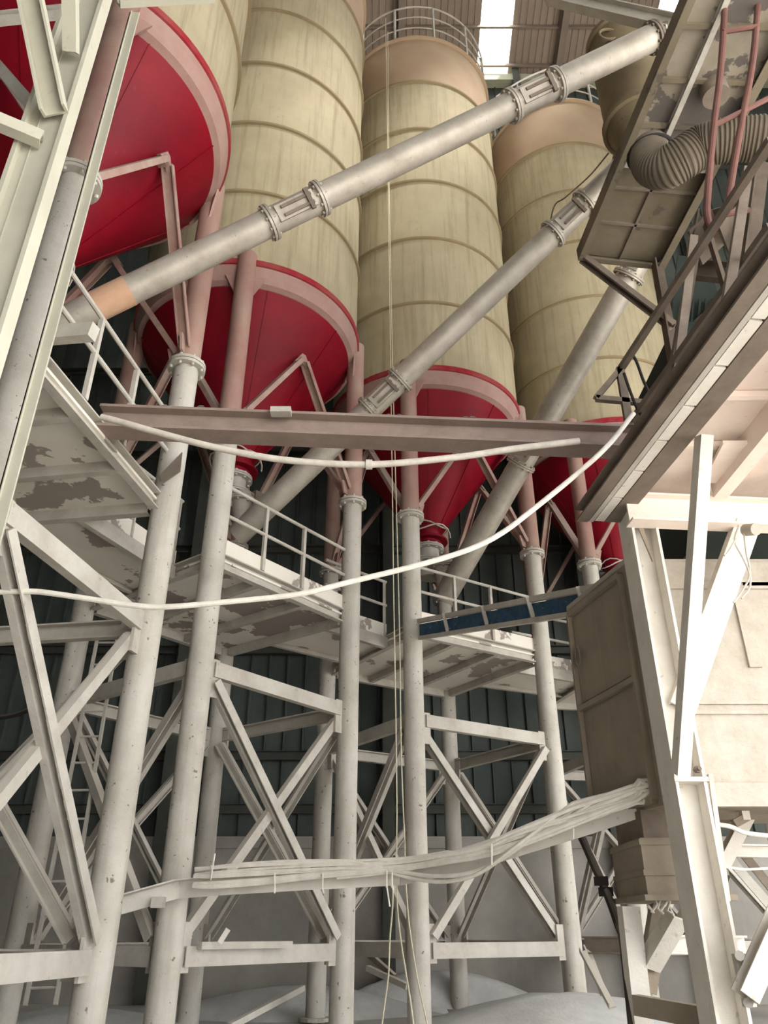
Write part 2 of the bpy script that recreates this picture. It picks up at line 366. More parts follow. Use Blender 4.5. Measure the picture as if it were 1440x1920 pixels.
    for z, r_ in ((1.46, .024), (.98, .018), (.5, .018), (.06, .02)):
        rl.tube([( (R-.02)*math.cos(2*math.pi*i/72), (R-.02)*math.sin(2*math.pi*i/72), rz+z) for i in range(72)], r_, 8, True)
    rl.build('top_rail', M_STEEL, t)
    for i in range(12):
        th = 2*math.pi*i/12 + .17; c, s_ = math.cos(th)*(R-.02), math.sin(th)*(R-.02)
        MB().bar((c, s_, rz-.05), (c, s_, rz+1.46), .05, .05).build('rail_post', M_STEEL, t)
    return t
SILOS = [((-.654*Q, 1.050*Q), 81.2), ((-.397*Q, 1.761*Q), 53.0), ((.140*Q, 2.188*Q), 32.7), ((.811*Q, 2.459*Q), 12.0)]
SLAB = ['nearest silo, its huge red cone and pale shell filling the upper left corner',
        'tall beige silo with bright red cone above the cross beam, left of the ropes',
        'beige silo in the centre with full railed top and two ropes hanging down its front',
        'rightmost beige silo with rosy top band, partly behind the mixer tower']
silo = make_silo()
def put(o, i, lab):
    (x, y), th = SILOS[i]; o.location.x, o.location.y = x*S, y*S; o.rotation_euler.z = math.radians(th); o['label'] = lab; return o
def W2(i, x, y, z):          # local silo coordinates to survey coordinates
    (cx, cy), th = SILOS[i]; th = math.radians(th); return V(cx + x*math.cos(th) - y*math.sin(th), cy + x*math.sin(th) + y*math.cos(th), z)

# ------------------------------------------------------------------ braced leg frames below the silos
ZU, ZLO = 2.82 + EYE, -.24 + EYE
def make_frame(flip=1):
    t = thing('silo_leg_frame', 'x', 'steel frame', (0,0,0))
    for (x, y) in CORN:
        lg = MB().cyl((x,y,-.1), (x,y,ZF-.05), LEGR, n=32).build('leg', M_LEG, t)
        MB().cyl((x,y,0), (x,y,.05), .26, n=28).build('foot_plate', M_LEG, lg)
    for i in range(4):
        p, q = CORN[i], CORN[(i+1) % 4]; d = V(q[0]-p[0], q[1]-p[1], 0).normalized(); n = V(p[0]+q[0], p[1]+q[1], 0).normalized()
        P = lambda c, sg, z, o=0: V(c[0], c[1], z) + d*sg*.17 + n*o
        MB().channel(P(p,1.2,ZU), P(q,-1.2,ZU), .10, .19, up=(0,0,1), side=-1).build('cross_tie', M_STEEL, t)
        MB().channel(P(p,1.2,ZLO), P(q,-1.2,ZLO), .12, .19, up=(0,0,1), side=-1).build('cross_tie', M_STEEL, t)
        fr, bk = (.07, -.06) if flip > 0 else (-.06, .07)
        for a_, b_, o in ((ZU-.16, ZLO+.16, fr), (ZLO+.16, ZU-.16, bk)):
            dg = MB(); dg.angle(P(p,1.2,a_,o), P(q,-1.2,b_,o), .11, .08, up=n, side=1)
            dg.angle(P(p,1.2,a_,o-.085), P(q,-1.2,b_,o-.085), .09, .07, up=n, side=-1)
            dg.build('diagonal_brace', M_STEEL, t)
        for c, sg in ((p,1), (q,-1)):
            for z, h0, h1 in ((ZU, -.34, .13), (ZLO, -.15, .32)):
                MB().plate([P(c,.75,z+h0), P(c,1.6*sg if sg > 0 else -1.6,z+h0+.05) if False else P(c,1.75*sg,z+h0), P(c,1.75*sg,z+h1), P(c,.75*sg,z+h1)] if False else
                           [P(c,.7*sg,z+h0), P(c,1.7*sg,z+h0), P(c,1.7*sg,z+h1), P(c,.7*sg,z+h1)], .035, n).build('gusset_plate', M_STEEL, t)
    return t
FLAB = ['four legged braced pipe frame under the nearest silo at far left, its pitted leg closest',
        'four legged braced pipe frame under the second silo, left of the ropes',
        'four legged braced pipe frame under the centre silo, right of the ropes',
        'four legged pipe frame in shadow under the rightmost silo, behind the taupe bin']
frame = make_frame(); frame_b = make_frame(-1)

# ------------------------------------------------------------------ work platforms round the silo outlets
ZD = 4.18 + EYE
H = 1.36
def rails(mb_parent, p, q, z, posts, m=M_STEEL, lo=.36, hi=.80, r=.026):
    p, q = Vector(p), Vector(q)
    for h in (lo, hi):
        MB().tube([V(p.x,p.y,z+h), V(q.x,q.y,z+h)], r, 8).build('rail', m, mb_parent)
    for f in posts:
        c = p.lerp(q, f); MB().bar(V(c.x,c.y,z-.2), V(c.x,c.y,z+hi), .05, .05).build('rail_post', m, mb_parent)
def make_platform(dm):
    t = thing('work_platform', 'x', 'platform', (0,0,ZD))
    MB().box((-H,-H,ZD+.12), (H,H,ZD+.15)).build('deck_plate', dm, t)
    for x in (-.5, .45):
        MB().channel((x,-H+.05,ZD+.06), (x,H-.05,ZD+.06), .09, .12, .014).build('joist', M_STEEL, t)
    c4 = [(-H,-H), (H,-H), (H,H), (-H,H)]
    for i in range(4):
        p, q = c4[i], c4[(i+1)%4]; d = V(q[0]-p[0], q[1]-p[1], 0).normalized()
        MB().channel(V(*p, ZD+.1) + d*.12, V(*q, ZD+.1) - d*.12, .1, .22, side=1).build('edge_beam', M_STEEL, t)
        if i < 2:
            n = V(p[0]+q[0], p[1]+q[1], 0).normalized()
            MB().bar(V(*p, ZD+.32) + d*.1 + n*.0, V(*q, ZD+.32) - d*.1, .02, .24).build('kick_plate', M_DECK, t)
    rails(t, (-H+.1,-H-.03,0), (H-.1,-H-.03,0), ZD+.42, (.3, .62))
    return t
PLAB = ['plain grey platform under the nearest silo, its underside showing at the left',
        'railed platform with badly peeling underside between the legs of the second silo',
        'railed platform with dark joists underneath, between the legs of the centre silo',
        'platform in deep shadow between the legs of the rightmost silo']
plats = []
plat = make_platform(M_DECK)
FR, PL = [], []
for i in range(4):
    s_ = silo if i == 0 else copy_tree(silo); put(s_, i, SLAB[i]); s_['group'] = 'cement silos'
    f_ = (frame, None, frame_b, None)[i] or copy_tree(frame); put(f_, i, FLAB[i]); f_['group'] = 'silo leg frames'
    p_ = plat if i == 0 else copy_tree(plat); put(p_, i, PLAB[i]); p_['group'] = 'platforms under the silos'
    PL.append(p_)
    if i == 0:
        for ch in list(p_.children):
            if ch.name.startswith('kick_plate'): first_kick = ch; break
bpy.data.objects.remove(first_kick)
for ch in PL[1].children:
    if ch.name.startswith('deck_plate'): ch.data = ch.data.copy(); ch.data.materials[0] = M_DECKP

# ------------------------------------------------------------------ bridges between platforms
def bridge(lab, a, b, c, d, near_rail=True):
    """a, b along the near side; d, c along the far side"""
    o = (a+b+c+d)/4; t = thing('link_walkway', lab, 'walkway', (o.x, o.y, ZD), 'walkways between the platforms')
    Z_ = lambda p, dz: V(p.x, p.y, ZD+dz)
    MB().plate([Z_(a,.1), Z_(b,.1), Z_(c,.1), Z_(d,.1)], .03, (0,0,1)).build('deck_plate', M_DECK, t)
    MB().channel(Z_(a,.1), Z_(b,.1), .08, .2, side=-1).build('edge_beam', M_STEEL, t)
    MB().channel(Z_(d,.1), Z_(c,.1), .08, .2, side=1).build('edge_beam', M_STEEL, t)
    MB().bar(Z_(a,.32), Z_(b,.32), .02, .24).build('kick_plate', M_DECK, t)
    if near_rail: rails(t, (a.x,a.y,0), (b.x,b.y,0), ZD+.42, (.5, .97))
    return t
bridge('short walkway joining the nearest platform to the second, seen from below at left', W2(0, H, -.35, 0), W2(1, -H, -.55, 0), W2(1, -H, .3, 0), W2(0, H, .75, 0))
bridge('short walkway joining the second platform to the centre platform, behind the two ropes', W2(1, H, -.9, 0), W2(2, -H, -.55, 0), W2(2, -H, .55, 0), W2(1, H, .3, 0))
bridge('dark walkway joining the centre platform to the rightmost one', W2(2, H, -.7, 0), W2(3, -H, -.5, 0), W2(3, -H, .5, 0), W2(2, H, .4, 0))

# ------------------------------------------------------------------ screw conveyors
def conveyor(lab, p0, p1, r, hatches, sleeve=None, joints=()):
    d = (p1-p0).normalized(); L = (p1-p0).length; t = thing('screw_conveyor', lab, 'conveyor', p0, 'screw conveyors')
    MB().cyl(p0, p1, r, n=36).build('casing', M_GALV, t)
    MB().cyl(p0 + V(0,0,.75), p0 + d*.15, r*.9, n=24).flange(p0 + V(0,0,.62), (0,0,1), r*1.35, .03, 8).build('inlet_neck', M_GALV, t)
    side = d.cross(V(0,0,1)).normalized(); dn = side.cross(d)
    if dn.z > 0: dn = -dn
    fr = (-side if side.y > 0 else side)
    out = (fr*.8 + dn*.55).normalized(); w = d.cross(out).normalized()
    for hf in hatches:
        a, b = p0 + d*(L*hf - .33), p0 + d*(L*hf + .33)
        MB().flange(a, d, r*1.28, .028, 10).build('joint_flange', M_GALV, t)
        hh = MB().flange(b, d, r*1.28, .028, 10).build('joint_flange', M_GALV, t)
        c = MB(); c.bar(a + d*.09 + out*r*.96, b - d*.09 + out*r*.96, r*1.15, r*.22, up=out); c.build('hatch_cover', M_GALV, hh)
        l = MB(); l.bar(a + d*.16 + out*r*1.12 + w*r*.3, b - d*.12 + out*r*1.12 + w*r*.3, .035, .035, up=out)
        l.bar(a + d*.16 + out*r*1.12 - w*r*.3, b - d*.12 + out*r*1.12 - w*r*.3, .035, .035, up=out)
        l.bar(b - d*.16 + out*r*1.16 - w*r*.75, b - d*.16 + out*r*1.16 + w*r*.75, .05, .05, up=out); l.build('hatch_clamp', M_DARK, hh)
    for jf in joints: MB().flange(p0 + d*L*jf, d, r*1.25, .028, 10).build('joint_flange', M_GALV, t)
    if sleeve: MB().cyl(p0 + d*sleeve[0], p0 + d*sleeve[1], r*1.04, n=36).build('patch_sleeve', M_BRASS, t)['label'] = 'rust orange patch sleeve'
    e = MB().cyl(p1 - d*.05, p1 + d*.22, r*.72, n=24).cyl(p1 + d*.2, p1 + d*.45, r*.5, n=20); e.flange(p1, d, r*1.25, .03, 10); e.build('drive_end', M_DARK, t)
    return t
c1a, c1b = at(20, 652, 6.54), at(1225, 70, 5.75)
conveyor('longest screw conveyor, rising from the lower left across the silos to the khaki drum', c1a, c1b, .165, (.405, .79), (1.0, 1.42))
c2a = at(444, 1005, 11.0); c2b = at(1172, 309, 7.9)
conveyor('middle screw conveyor, rising from under the second silo across the centre silo', c2a, c2b, .185, (.39, .86))
c3a = at(832, 1122, 13.6); c3b = at(1215, 455, 9.3)
conveyor('right hand screw conveyor, rising from under the centre silo to the soiled platform', c3a, c3b, .215, (.45, .96))

# ------------------------------------------------------------------ cross beam, hose, cables
b0, b1 = atZ(190, 790, 4.46), atZ(1214, 830, 4.3)
cb = thing('cross_beam', 'long brown steel beam with powder on top, crossing in front of all the silos', 'beam', b0.lerp(b1, .5))
MB().ibeam(b0, b1, .25, .26, .03).build('beam_section', M_BEAM, cb)
MB().box(*[tuple(atZ(527, 772, 4.5) + V(s1*.1, s1*.05, s1*.03)) for s1 in (-1, 1)]).build('clip_plate', M_STEEL, cb)
dp = MB(); dd = (b1-b0)
for i in range(90):
    f = random.random(); p = b0 + dd*f + V(0, random.uniform(-.1,.1), .13); rr = random.uniform(.015,.04)
    dp.lathe(p, [(rr*1.6, 0), (rr, rr*.5), (.002, rr*.8)], 7)
dp.build('powder_crust', M_HEAP, cb)['kind'] = 'stuff'

def smooth_path(pts, n=8):
    pts = [Vector(p) for p in pts]; P = [pts[0]*2-pts[1]] + pts + [pts[-1]*2-pts[-2]]; out = []
    for i in range(1, len(P)-2):
        for k in range(n):
            t = k/n; a, b, c, d = P[i-1], P[i], P[i+1], P[i+2]
            out.append(.5*((2*b) + (c-a)*t + (2*a-5*b+4*c-d)*t*t + (3*b-a-3*c+d)*t**3))
    return out + [pts[-1]]
hp = [(190,782),(222,790),(300,812),(400,838),(530,862),(690,871),(850,858),(960,842),(1086,827)]
ho = thing('sagging_hose', 'grey hose sagging just below the brown cross beam', 'hose', at(690,871,5.75))
MB().tube(smooth_path([at(u,v,5.78) for u, v in hp]), .03, 12).build('hose_body', M_CABLE2, ho)
MB().cyl(at(686,871,5.78), at(698,871,5.78), .045, n=16).build('coupling', M_CABLE2, ho)
cp = [(-30,1112),(0,1110),(60,1109),(100,1113),(180,1125),(250,1135),(310,1138),(420,1129),(560,1114),(660,1090),(790,1058),(880,1030),(940,1000),(1000,955),(1080,890),(1140,835),(1188,775)]
tag(MB().tube(smooth_path([at(u,v,5.5) for u, v in cp]), .022, 10).build('slack_cable', M_CABLE), 'thick white dusty cable drooping across the whole width in front of the legs', 'cable')
# ropes from the railed top of the centre silo
rt = at(724, 34, 11.75)
for i, (lab, pts) in enumerate((('pale rope hanging from the top rail of the centre silo, left of the pair', [(723,34,11.7),(727,300,11.72),(731,600,11.6),(735,870,10.9),(738,1100,10.4),(741,1280,10.2),(744,1500,10.1),(745,1700,10.0),(770,1880,9.7),(778,1945,9.6)]),
                                ('pale rope running down to the foot of a centre silo leg, right of the pair', [(727,60,11.75),(729,300,11.75),(735,640,11.6),(741,870,11.2),(749,1180,10.9),(752,1400,10.8),(758,1560,10.7),(764,1700,10.6),(780,1820,10.4),(802,1925,10.2)]))):
    tag(MB().tube(smooth_path([at(*p) for p in pts]), .0105, 6).build('hanging_rope', M_ROPE), lab, 'rope', 'ropes from the silo top')
tag(MB().tube(smooth_path([at(u,v,11.0) for u,v in [(737,1640),(736,1700),(731,1760),(728,1830),(718,1905),(715,1940)]]), .012, 6).build('hanging_rope', M_ROPE), 'short slack rope tail below the cable tray, left of the long ropes', 'rope', 'ropes from the silo top')

# cable tray with its bundle of cables
tp = [(222,1697,8.75),(330,1667,8.72),(400,1661,8.6),(560,1651,8.4),(740,1641,8.1),(860,1616,7.6),(960,1585,7.2),(1100,1541,6.8),(1222,1500,6.5)]
TR = [at(*p) for p in tp]
tr = thing('cable_tray', 'long dusty angle iron tray running from the left legs to the taupe bin', 'cable tray', TR[4])
m_ = MB()
for a, b in zip(TR[:-1], TR[1:]): m_.angle(a, b + (b-a).normalized()*.02, .16, .17, .014, side=1)
m_.build('tray_angle', M_WHITE, tr)
MB().box(*[tuple(at(297,1692,8.72) + V(s1*.06, s1*.06, s1*.05)) for s1 in (-1,1)]).build('bracket', M_STEEL, tr)
for u, v, Y, (du, dv) in ((395,1640,8.5,(8,-40)),(515,1655,8.4,(0,20)),(605,1655,8.3,(2,20)),(725,1650,8.1,(6,50)),(735,1645,8.1,(2,24)),(922,1600,7.3,(0,22)),(1075,1555,6.9,(0,18))):
    MB().tube([at(u,v-18,Y-.12), at(u,v+10,Y-.12), at(u+du, v+dv, Y-.12)], .008, 6).build('tie_wire', M_CABLE, tr)
spread = smooth_path(TR, 10)
for c in range(12):
    ph = random.uniform(0, 6.28); k1 = random.uniform(2, 5); droop = (0 if c < 8 else (.06, .12, .22, .28)[c-8]); off = .0 + .013*c; pts = []
    n = len(spread); s0 = .2 if c % 3 else .42
    for i in range(int(n*s0), n):
        f = (i - n*s0)/(n*(1-s0)); p = spread[i].copy()
        w_ = math.sin(math.pi*min(1,max(0,f)))
        p += V(0, -.12 - .02*math.sin(k1*f*3+ph), off + .028*math.cos(k1*f*2.4+ph))
        fd = max(0, min(1, (f-.3)/.5)); p.z -= droop*math.sin(math.pi*fd)
        if i >= n-3: p.z += random.uniform(-.04,.06)
        pts.append(p)
    tag(MB().tube(pts, random.choice((.014,.018,.022)), 6).build('tray_cable', M_CABLE), 'white dusty cable, one of the bundle lying along the long cable tray', 'cable', 'cables on the long tray')

# ------------------------------------------------------------------ steelwork at the left edge
lx0, lx1, ly = -2.50, -2.19, 3.4
zt = 9.6
lc = thing('steel_column', 'cream H section column at the left edge, nearest upright of all', 'column', (-2.34, ly, 0))
MB().box((lx0+.02, ly+.05, 0), (lx1-.02, ly+.07, zt)).box((lx0+.095, ly+.042, 0), (lx0+.10, ly+.05, zt)).build('web', M_CREAM, lc)
MB().box((lx1-.03, ly, 0), (lx1, ly+.12, zt)).build('flange', M_CREAM, lc)
MB().box((lx0, ly, 0), (lx0+.03, ly+.12, zt)).build('flange', M_CREAM, lc)
def member(name, lab, cat, p0, p1, kind, w, h, m, up=(0,0,1), t=.018, side=1, group=None):
    mb = MB(); getattr(mb, kind)(p0, p1, w, h, **({} if kind == 'bar' else {'t': t}), up=up, **({'side': side} if kind in ('angle','channel') else {}))
    return tag(mb.build(name, m), lab, cat, group)
member('diagonal_brace', 'cream channel brace rising from the left edge column, the wider of two at the top', 'brace', at(101,208,3.36), at(45,-60,3.0), 'channel', .09, .17, M_CREAM, up=(1,0,.1), side=-1)
member('diagonal_brace', 'narrow cream brace meeting the left edge column near the top', 'brace', at(133,99,3.38), at(131,-60,3.0), 'channel', .07, .10, M_CREAM, up=(1,0,0), side=1)
member('side_stub', 'short cream bar entering from the left onto the nearest column', 'brace', at(-30,217,3.25), at(78,262,3.4), 'channel', .08, .10, M_CREAM, side=-1)
member('rear_brace', 'grey flat brace behind the left edge column in front of the red cone', 'brace', at(-20,105,4.2), at(66,205,3.95), 'bar', .05, .10, M_STEEL)
member('top_rail_beam', 'dusty horizontal beam across the top left corner', 'beam', at(-30,38,4.4), at(118,22,4.4), 'channel', .1, .1, M_STEEL)
member('top_edge_beam', 'pale horizontal beam at the very top beside the silo rim', 'beam', at(222,3,4.55), at(400,-6,4.8), 'channel', .08, .10, M_CREAM)
pp = at(160,333,4.72)
vp = thing('angle_post', 'upright angle strip beside the nearest silo leg, left of the red cone', 'post', (pp.x, 4.7, 0))
px0, px1 = -.573*4.7, -.551*4.7
MB().box((px0, 4.68, .2), (px1, 4.7, 8.55+EYE)).box((px0, 4.68, .2), (px0+.016, 4.8, 8.55+EYE)).box((px0+.022, 4.66, .2), (px0+.03, 4.68, 8.55+EYE)).build('angle_section', M_CREAM, vp)
member('stub_beam', 'short grey beam end jutting right below the long conveyor at left', 'bracket', at(80,630,5.15), at(176,622,5.0), 'bar', .1, .14, M_STEEL)
# ladder behind the left legs
la = [at(47,1886,9.6), at(104,1884,9.6)]; lb = [at(184,1190,10.6), at(221,1190,10.6)]
ld = thing('steel_ladder', 'narrow pale ladder leaning behind the left legs', 'ladder', la[0].lerp(la[1], .5))
for a, b in zip(la, lb): MB().bar(a, b, .035, .05, up=(0,1,0)).build('side_rail', M_STEEL, ld)
for i in range(13):
    f = .035 + i*.078; MB().cyl(la[0].lerp(lb[0], f), la[1].lerp(lb[1], f), .014, n=8).build('rung', M_STEEL, ld)

# ------------------------------------------------------------------ mixer tower: column, beams, deck
cx0, cx1, cy0, cy1 = 2.09, 2.315, 5.8, 6.12
rc = thing('steel_column', 'bright white H section column at lower right with bolts at mid height', 'column', (2.2, 5.95, 0))
zc1 = 3.3 + EYE
MB().box((cx0+.012, cy0+.15, 0), (cx1-.012, cy0+.17, zc1)).build('web', M_WHITE, rc)
MB().box((cx0-.0, cy0, 0), (cx0+.022, cy1, zc1)).build('flange', M_WHITE, rc)
MB().box((cx1-.022, cy0, 0), (cx1, cy1, zc1)).build('flange', M_WHITE, rc)
sp = at(1290,1460,5.8); sz = sp.z
MB().box((cx0-.01, cy0-.02, sz-.02), (cx1+.01, cy0+.15, sz+.01)).build('splice_plate', M_WHITE, rc)
bo = MB()
for x in (cx0+.05, cx1-.06): bo.cyl((x, cy0-.05, sz+.06), (x, cy0+.0, sz+.06), .025, n=6).cyl((x, cy0-.075, sz+.06), (x, cy0-.04, sz+.06), .014, n=8)
bo.build('bolt', M_DARK, rc)
MB().plate([(cx0+.01, cy0+.02, zc1), (cx1-.1, cy0+.02, zc1), (cx1-.12, cy0+.02, zc1-.35), (cx0+.13, cy0+.02, zc1-.62), (cx0+.07, cy0+.02, zc1-.35)], .02, (0,1,0)).build('web_stiffener', M_SHADE, rc)
# main beam running towards the camera above the column
nb0, nb1 = V(1.96, 6.05, 3.33+EYE), V(2.42, 2.2, 3.33+EYE)
nbm = thing('tower_beam', 'heavy brown beam with white lip rising to the right edge above the white column', 'beam', nb0)
zb = V(0,0,-.11)
MB().ibeam(nb0+V(.07,0,0)+zb, nb1+V(.07,0,0)+zb, .16, .1, .02).build('beam_section', M_DARK, nbm)
MB().bar(nb0+V(-.13,0,0)+zb, nb1+V(-.13,0,0)+zb, .04, .09).build('inner_angle', M_STEEL, nbm)
MB().channel(nb0+V(-.21,0,.02)+zb, nb1+V(-.21,0,.02)+zb, .1, .13, side=1).build('outer_channel', M_DARK, nbm)
lip = MB(); L = nb1 - nb0
for i in range(9):
    a, b = nb0 + L*(i/9+.003), nb0 + L*((i+1)/9-.003); lip.bar(a + V(-.06,0,-.14), b + V(-.06,0,-.14), .085, .03)
lip.build('white_lip_plate', M_WHITE, nbm)['label'] = 'white lip plates'
# transverse beam and deck
member('tower_beam', 'pale pink cross beam on top of the white column, running off to the right', 'beam', V(2.05, 5.72, 3.12+EYE), V(4.6, 5.95, 3.12+EYE), 'ibeam', .16, .26, M_BRIGHT)
dk = thing('mixer_deck', 'bright pale pink deck overhead at the right edge with joists beneath', 'platform', (3.4, 4.2, 3.45+EYE))
zd = 3.42 + EYE
MB().box((2.2, 2.0, zd), (5.6, 6.3, zd+.04)).build('deck_plate', M_BRIGHT, dk)
for y in (5.15, 4.5, 3.85, 3.2, 2.6):
    MB().bar((2.2, y, zd-.03), (5.6, y, zd-.03), .05, .05).build('joist', M_BRIGHT, dk)
for x in (2.95, 3.65, 4.4):
    MB().channel((x, 2.0, zd-.1), (x-.1, 5.7, zd-.1), .12, .2, side=1).build('deck_bearer', M_BRIGHT, dk)
MB().plate([(2.62,5.0,zd-.1),(2.68,5.6,zd-.1),(2.9,5.6,zd-.1),(2.9,5.0,zd-.1)], .03, (0,0,1)).build('loose_plate', M_BRIGHT, dk)
member('knee_brace', 'tall white angle brace leaning from the white column up to the pink deck', 'brace', at(1276,1452,5.68), at(1320,818,4.72), 'angle', .13, .09, M_WHITE, up=(-1,0,0), side=-1)
member('knee_brace', 'broad pale brace from the pink cross beam down behind the white knee brace', 'brace', at(1398,985,5.85), at(1275,1330,5.95), 'channel', .12, .2, M_WHITE, up=(1,0,.35), side=-1)
lamp = thing('conduit_box', 'small round fitting with dangling wires under the pink cross beam', 'fitting', at(1408,993,5.6))
MB().cyl(at(1398,994,5.62), at(1418,992,5.5), .05, n=16).build('round_box', M_PANEL, lamp)
for pts in ([(1385,985),(1378,1015),(1395,1050),(1405,1080),(1390,1110),(1375,1130)], [(1395,1000),(1400,1040),(1405,1062),(1406,1100),(1390,1122)], [(1380,1010),(1365,1035),(1358,1042)]):
    MB().tube(smooth_path([at(u,v,5.6) for u,v in pts]), .008, 6).build('wire', M_CABLE2, lamp)

# taupe bin, shade toned into its side, with bright rendered front
bx0, bx1, by0, by1, bz0, bz1 = 2.13, 4.6, 6.25, 7.4, .84+EYE, 2.86+EYE
bn = thing('aggregate_bin', 'big closed bin behind the white column, shaded taupe side and bright rough front', 'bin', (3.1, 6.8, bz0))
BL = V(1.86, by1, 0); FL = V(bx0, by0, 0)
foot = [FL, V(bx1, by0, 0), V(bx1, by1, 0), BL]
bd = MB(); bd.add([p + V(0,0,z) for z in (bz0, bz1) for p in foot], [(3,2,1,0),(4,5,6,7),(0,1,5,4),(1,2,6,5),(2,3,7,6),(3,0,4,7)]); bd.build('body', M_SHADE, bn)
MB().box((bx0, by0-.03, bz0), (bx1, by0, bz1)).build('front_panel', M_PANEL, bn)
yf = by0 - .03
def rib(x0, z0, x1, z1, t=.025): MB().box((x0, yf-t, z0), (x1, yf, z1)).build('panel_rib', M_PANEL, bn)
rib(bx0, bz1-.26, bx1, bz1-.20); rib(bx0+.2, bz0-.02, bx1, bz0+.15, .06); rib(bx0+.2, 1.60+EYE, bx1, 1.63+EYE); rib(bx0+.2, 1.52+EYE, bx1, 1.55+EYE)
MB().plate([at(1368,1095,yf), at(1390,1095,yf), at(1428,1252,yf), at(1404,1252,yf)], .05, (0,1,0)).build('panel_rib', M_PANEL, bn)
rib(at(1385,1100,yf).x, at(1385,1100,yf).z, bx1, at(1385,1088,yf).z)
sdir = (BL - FL).normalized(); sn = V(-sdir.y, sdir.x, 0); sn = sn if sn.x < 0 else -sn
SP_ = lambda f, z, o=.02: FL.lerp(BL, f) + sn*o + V(0,0,z)
for f0_, z0_, f1_, z1_ in ((.06,bz0+.05,.94,bz0+.05), (.94,bz0+.05,.94,bz1-.08), (.94,bz1-.08,.06,bz1-.08), (.06,bz1-.08,.06,bz0+.05), (.06,bz0+1.0,.94,bz0+1.0)):
    MB().bar(SP_(f0_,z0_), SP_(f1_,z1_), .05, .05).build('side_frame', M_SHADE, bn)
for z0_, z1_ in ((bz0+.1, bz0+.95), (bz0+1.05, bz1-.13)):
    MB().plate([SP_(.1,z0_,.005), SP_(.9,z0_,.005), SP_(.9,z1_,.005), SP_(.1,z1_,.005)], .012, sn).build('side_panel', M_SHADE, bn)
hz = at(1099,1232,by1-.2)
MB().tube([SP_(.82, hz.z+.09*math.sin(q*.524), .05) + sdir*.05*math.cos(q*.524) for q in range(12)], .012, 6, True).build('pull_ring', M_DARK, bn)
MB().plate([p + V(0,0,bz1+.02) for p in foot], .05, (0,0,1)).build('top_lip', M_PANEL, bn)
# lower chute
ch = thing('discharge_chute', 'taupe ribbed chute box hanging below the bin beside the white column', 'chute', at(1205,1690,6.9))
q0, q1 = at(1146,1590,7.3), at(1290,1560,6.3); q2, q3 = at(1146,1690,7.3), at(1290,1690,6.3)
MB().box((q0.x, 6.45, q2.z), (q0.x+.62, 7.3, q0.z)).build('chute_body', M_SHADE, ch)
rb = MB()
for z, e_ in ((q2.z, .035), (q2.z+.17, .012), (q0.z-.03, .012)): rb.box((q0.x-e_, 6.45-e_, z-.02), (q0.x+.62+e_, 7.3+e_, z+.02))
rb.build('chute_rib', M_SHADE, ch)
MB().box((q0.x+.05, 6.5, q0.z), (q0.x+.57, 7.25, bz0)).build('upper_neck', M_DARK, ch)
MB().tube([at(1215+ (i%2)*8 + i*3, 1698 + 16*math.sin(i*1.1), 6.5) for i in range(14)], .01, 6).build('wire_coil', M_CABLE2, ch)
# Y shaped leg and its struts
yl = thing('forked_post', 'pale forked post standing in powder below the chute', 'post', at(1205,1905,6.9))
MB().bar(at(1178,1700,6.9), at(1203,1925,6.9), .14, .16, up=(0,1,0)).build('post_section', M_WHITE, yl)
MB().channel(at(1236,1700,7.0), at(1211,1860,6.95), .13, .12, up=(0,1,0)).build('fork_arm', M_SHADE, yl)
MB().channel(at(1272,1712,6.6), at(1218,1806,6.9), .14, .13, up=(1,0,0), side=-1).build('fork_arm', M_WHITE, yl)
member('cross_channel', 'taupe channel tying the forked post to the foot of the white column', 'beam', at(1194,1884,6.75), at(1322,1908,6.2), 'channel', .08, .13, M_SHADE, side=-1)
bp = thing('black_conduit', 'black clamped conduit sloping down beside the chute', 'conduit', at(1165,1750,7.2))
MB().tube(smooth_path([at(u,v,Y) for u,v,Y in ((1080,1545,7.7),(1112,1618,7.5),(1140,1680,7.3),(1160,1735,7.2),(1168,1760,7.1),(1176,1830,7.0),(1186,1925,6.9))]), .035, 10).build('conduit_tube', M_BLACK, bp)
for u, v in ((1127,1652), (1136,1672)): MB().box(*[tuple(at(u,v,7.35) + V(s1*.05, s1*.05, s1*.035)) for s1 in (-1,1)]).build('clamp', M_BLACK, bp)
member('hanging_conduit', 'thin pale conduit hanging down right of the white column', 'conduit', at(1331,1452,6.17), at(1364,1690,6.12), 'bar', .035, .035, M_STEEL)
tag(MB().tube(smooth_path([at(u,v,6.4) for u,v in ((1340,1545),(1370,1550),(1400,1562),(1470,1570))]), .018, 8).build('side_cable', M_CABLE), 'white cable leaving to the right below the bright bin front, upper of two', 'cable')
tag(MB().tube(smooth_path([at(u,v,6.3) for u,v in ((1330,1622),(1365,1626),(1400,1630),(1470,1626))]), .009, 6).build('side_cable', M_CABLE), 'thin wire leaving to the right at knee brace level, lower of two', 'cable')
member('far_tie', 'pale horizontal tie bar at the right edge beyond the white column', 'brace', at(1355,1594,9.2), at(1480,1597,9.2), 'channel', .1, .13, M_WHITE)
member('far_brace', 'grey double brace sloping down to the right edge beyond the column', 'brace', at(1358,1605,9.3), at(1480,1745,9.3), 'angle', .1, .14, M_STEEL, up=(0,-1,0))
member('far_brace', 'dark brace behind, sloping to the right edge beside the grey one', 'brace', at(1372,1580,9.6), at(1470,1700,9.6), 'angle', .1, .14, M_DARK, up=(0,-1,0))
member('bin_outlet_beam', 'pale sloping bar under the bright bin front at the right', 'brace', at(1352,1625,7.2), at(1400,1530,7.2), 'channel', .1, .14, M_WHITE, up=(0,1,0))
member('bin_hanger', 'short upright hanger with foot plate under the bright bin front', 'bracket', at(1386,1480,6.6), at(1398,1538,6.6), 'bar', .06, .07, M_WHITE, up=(0,1,0))
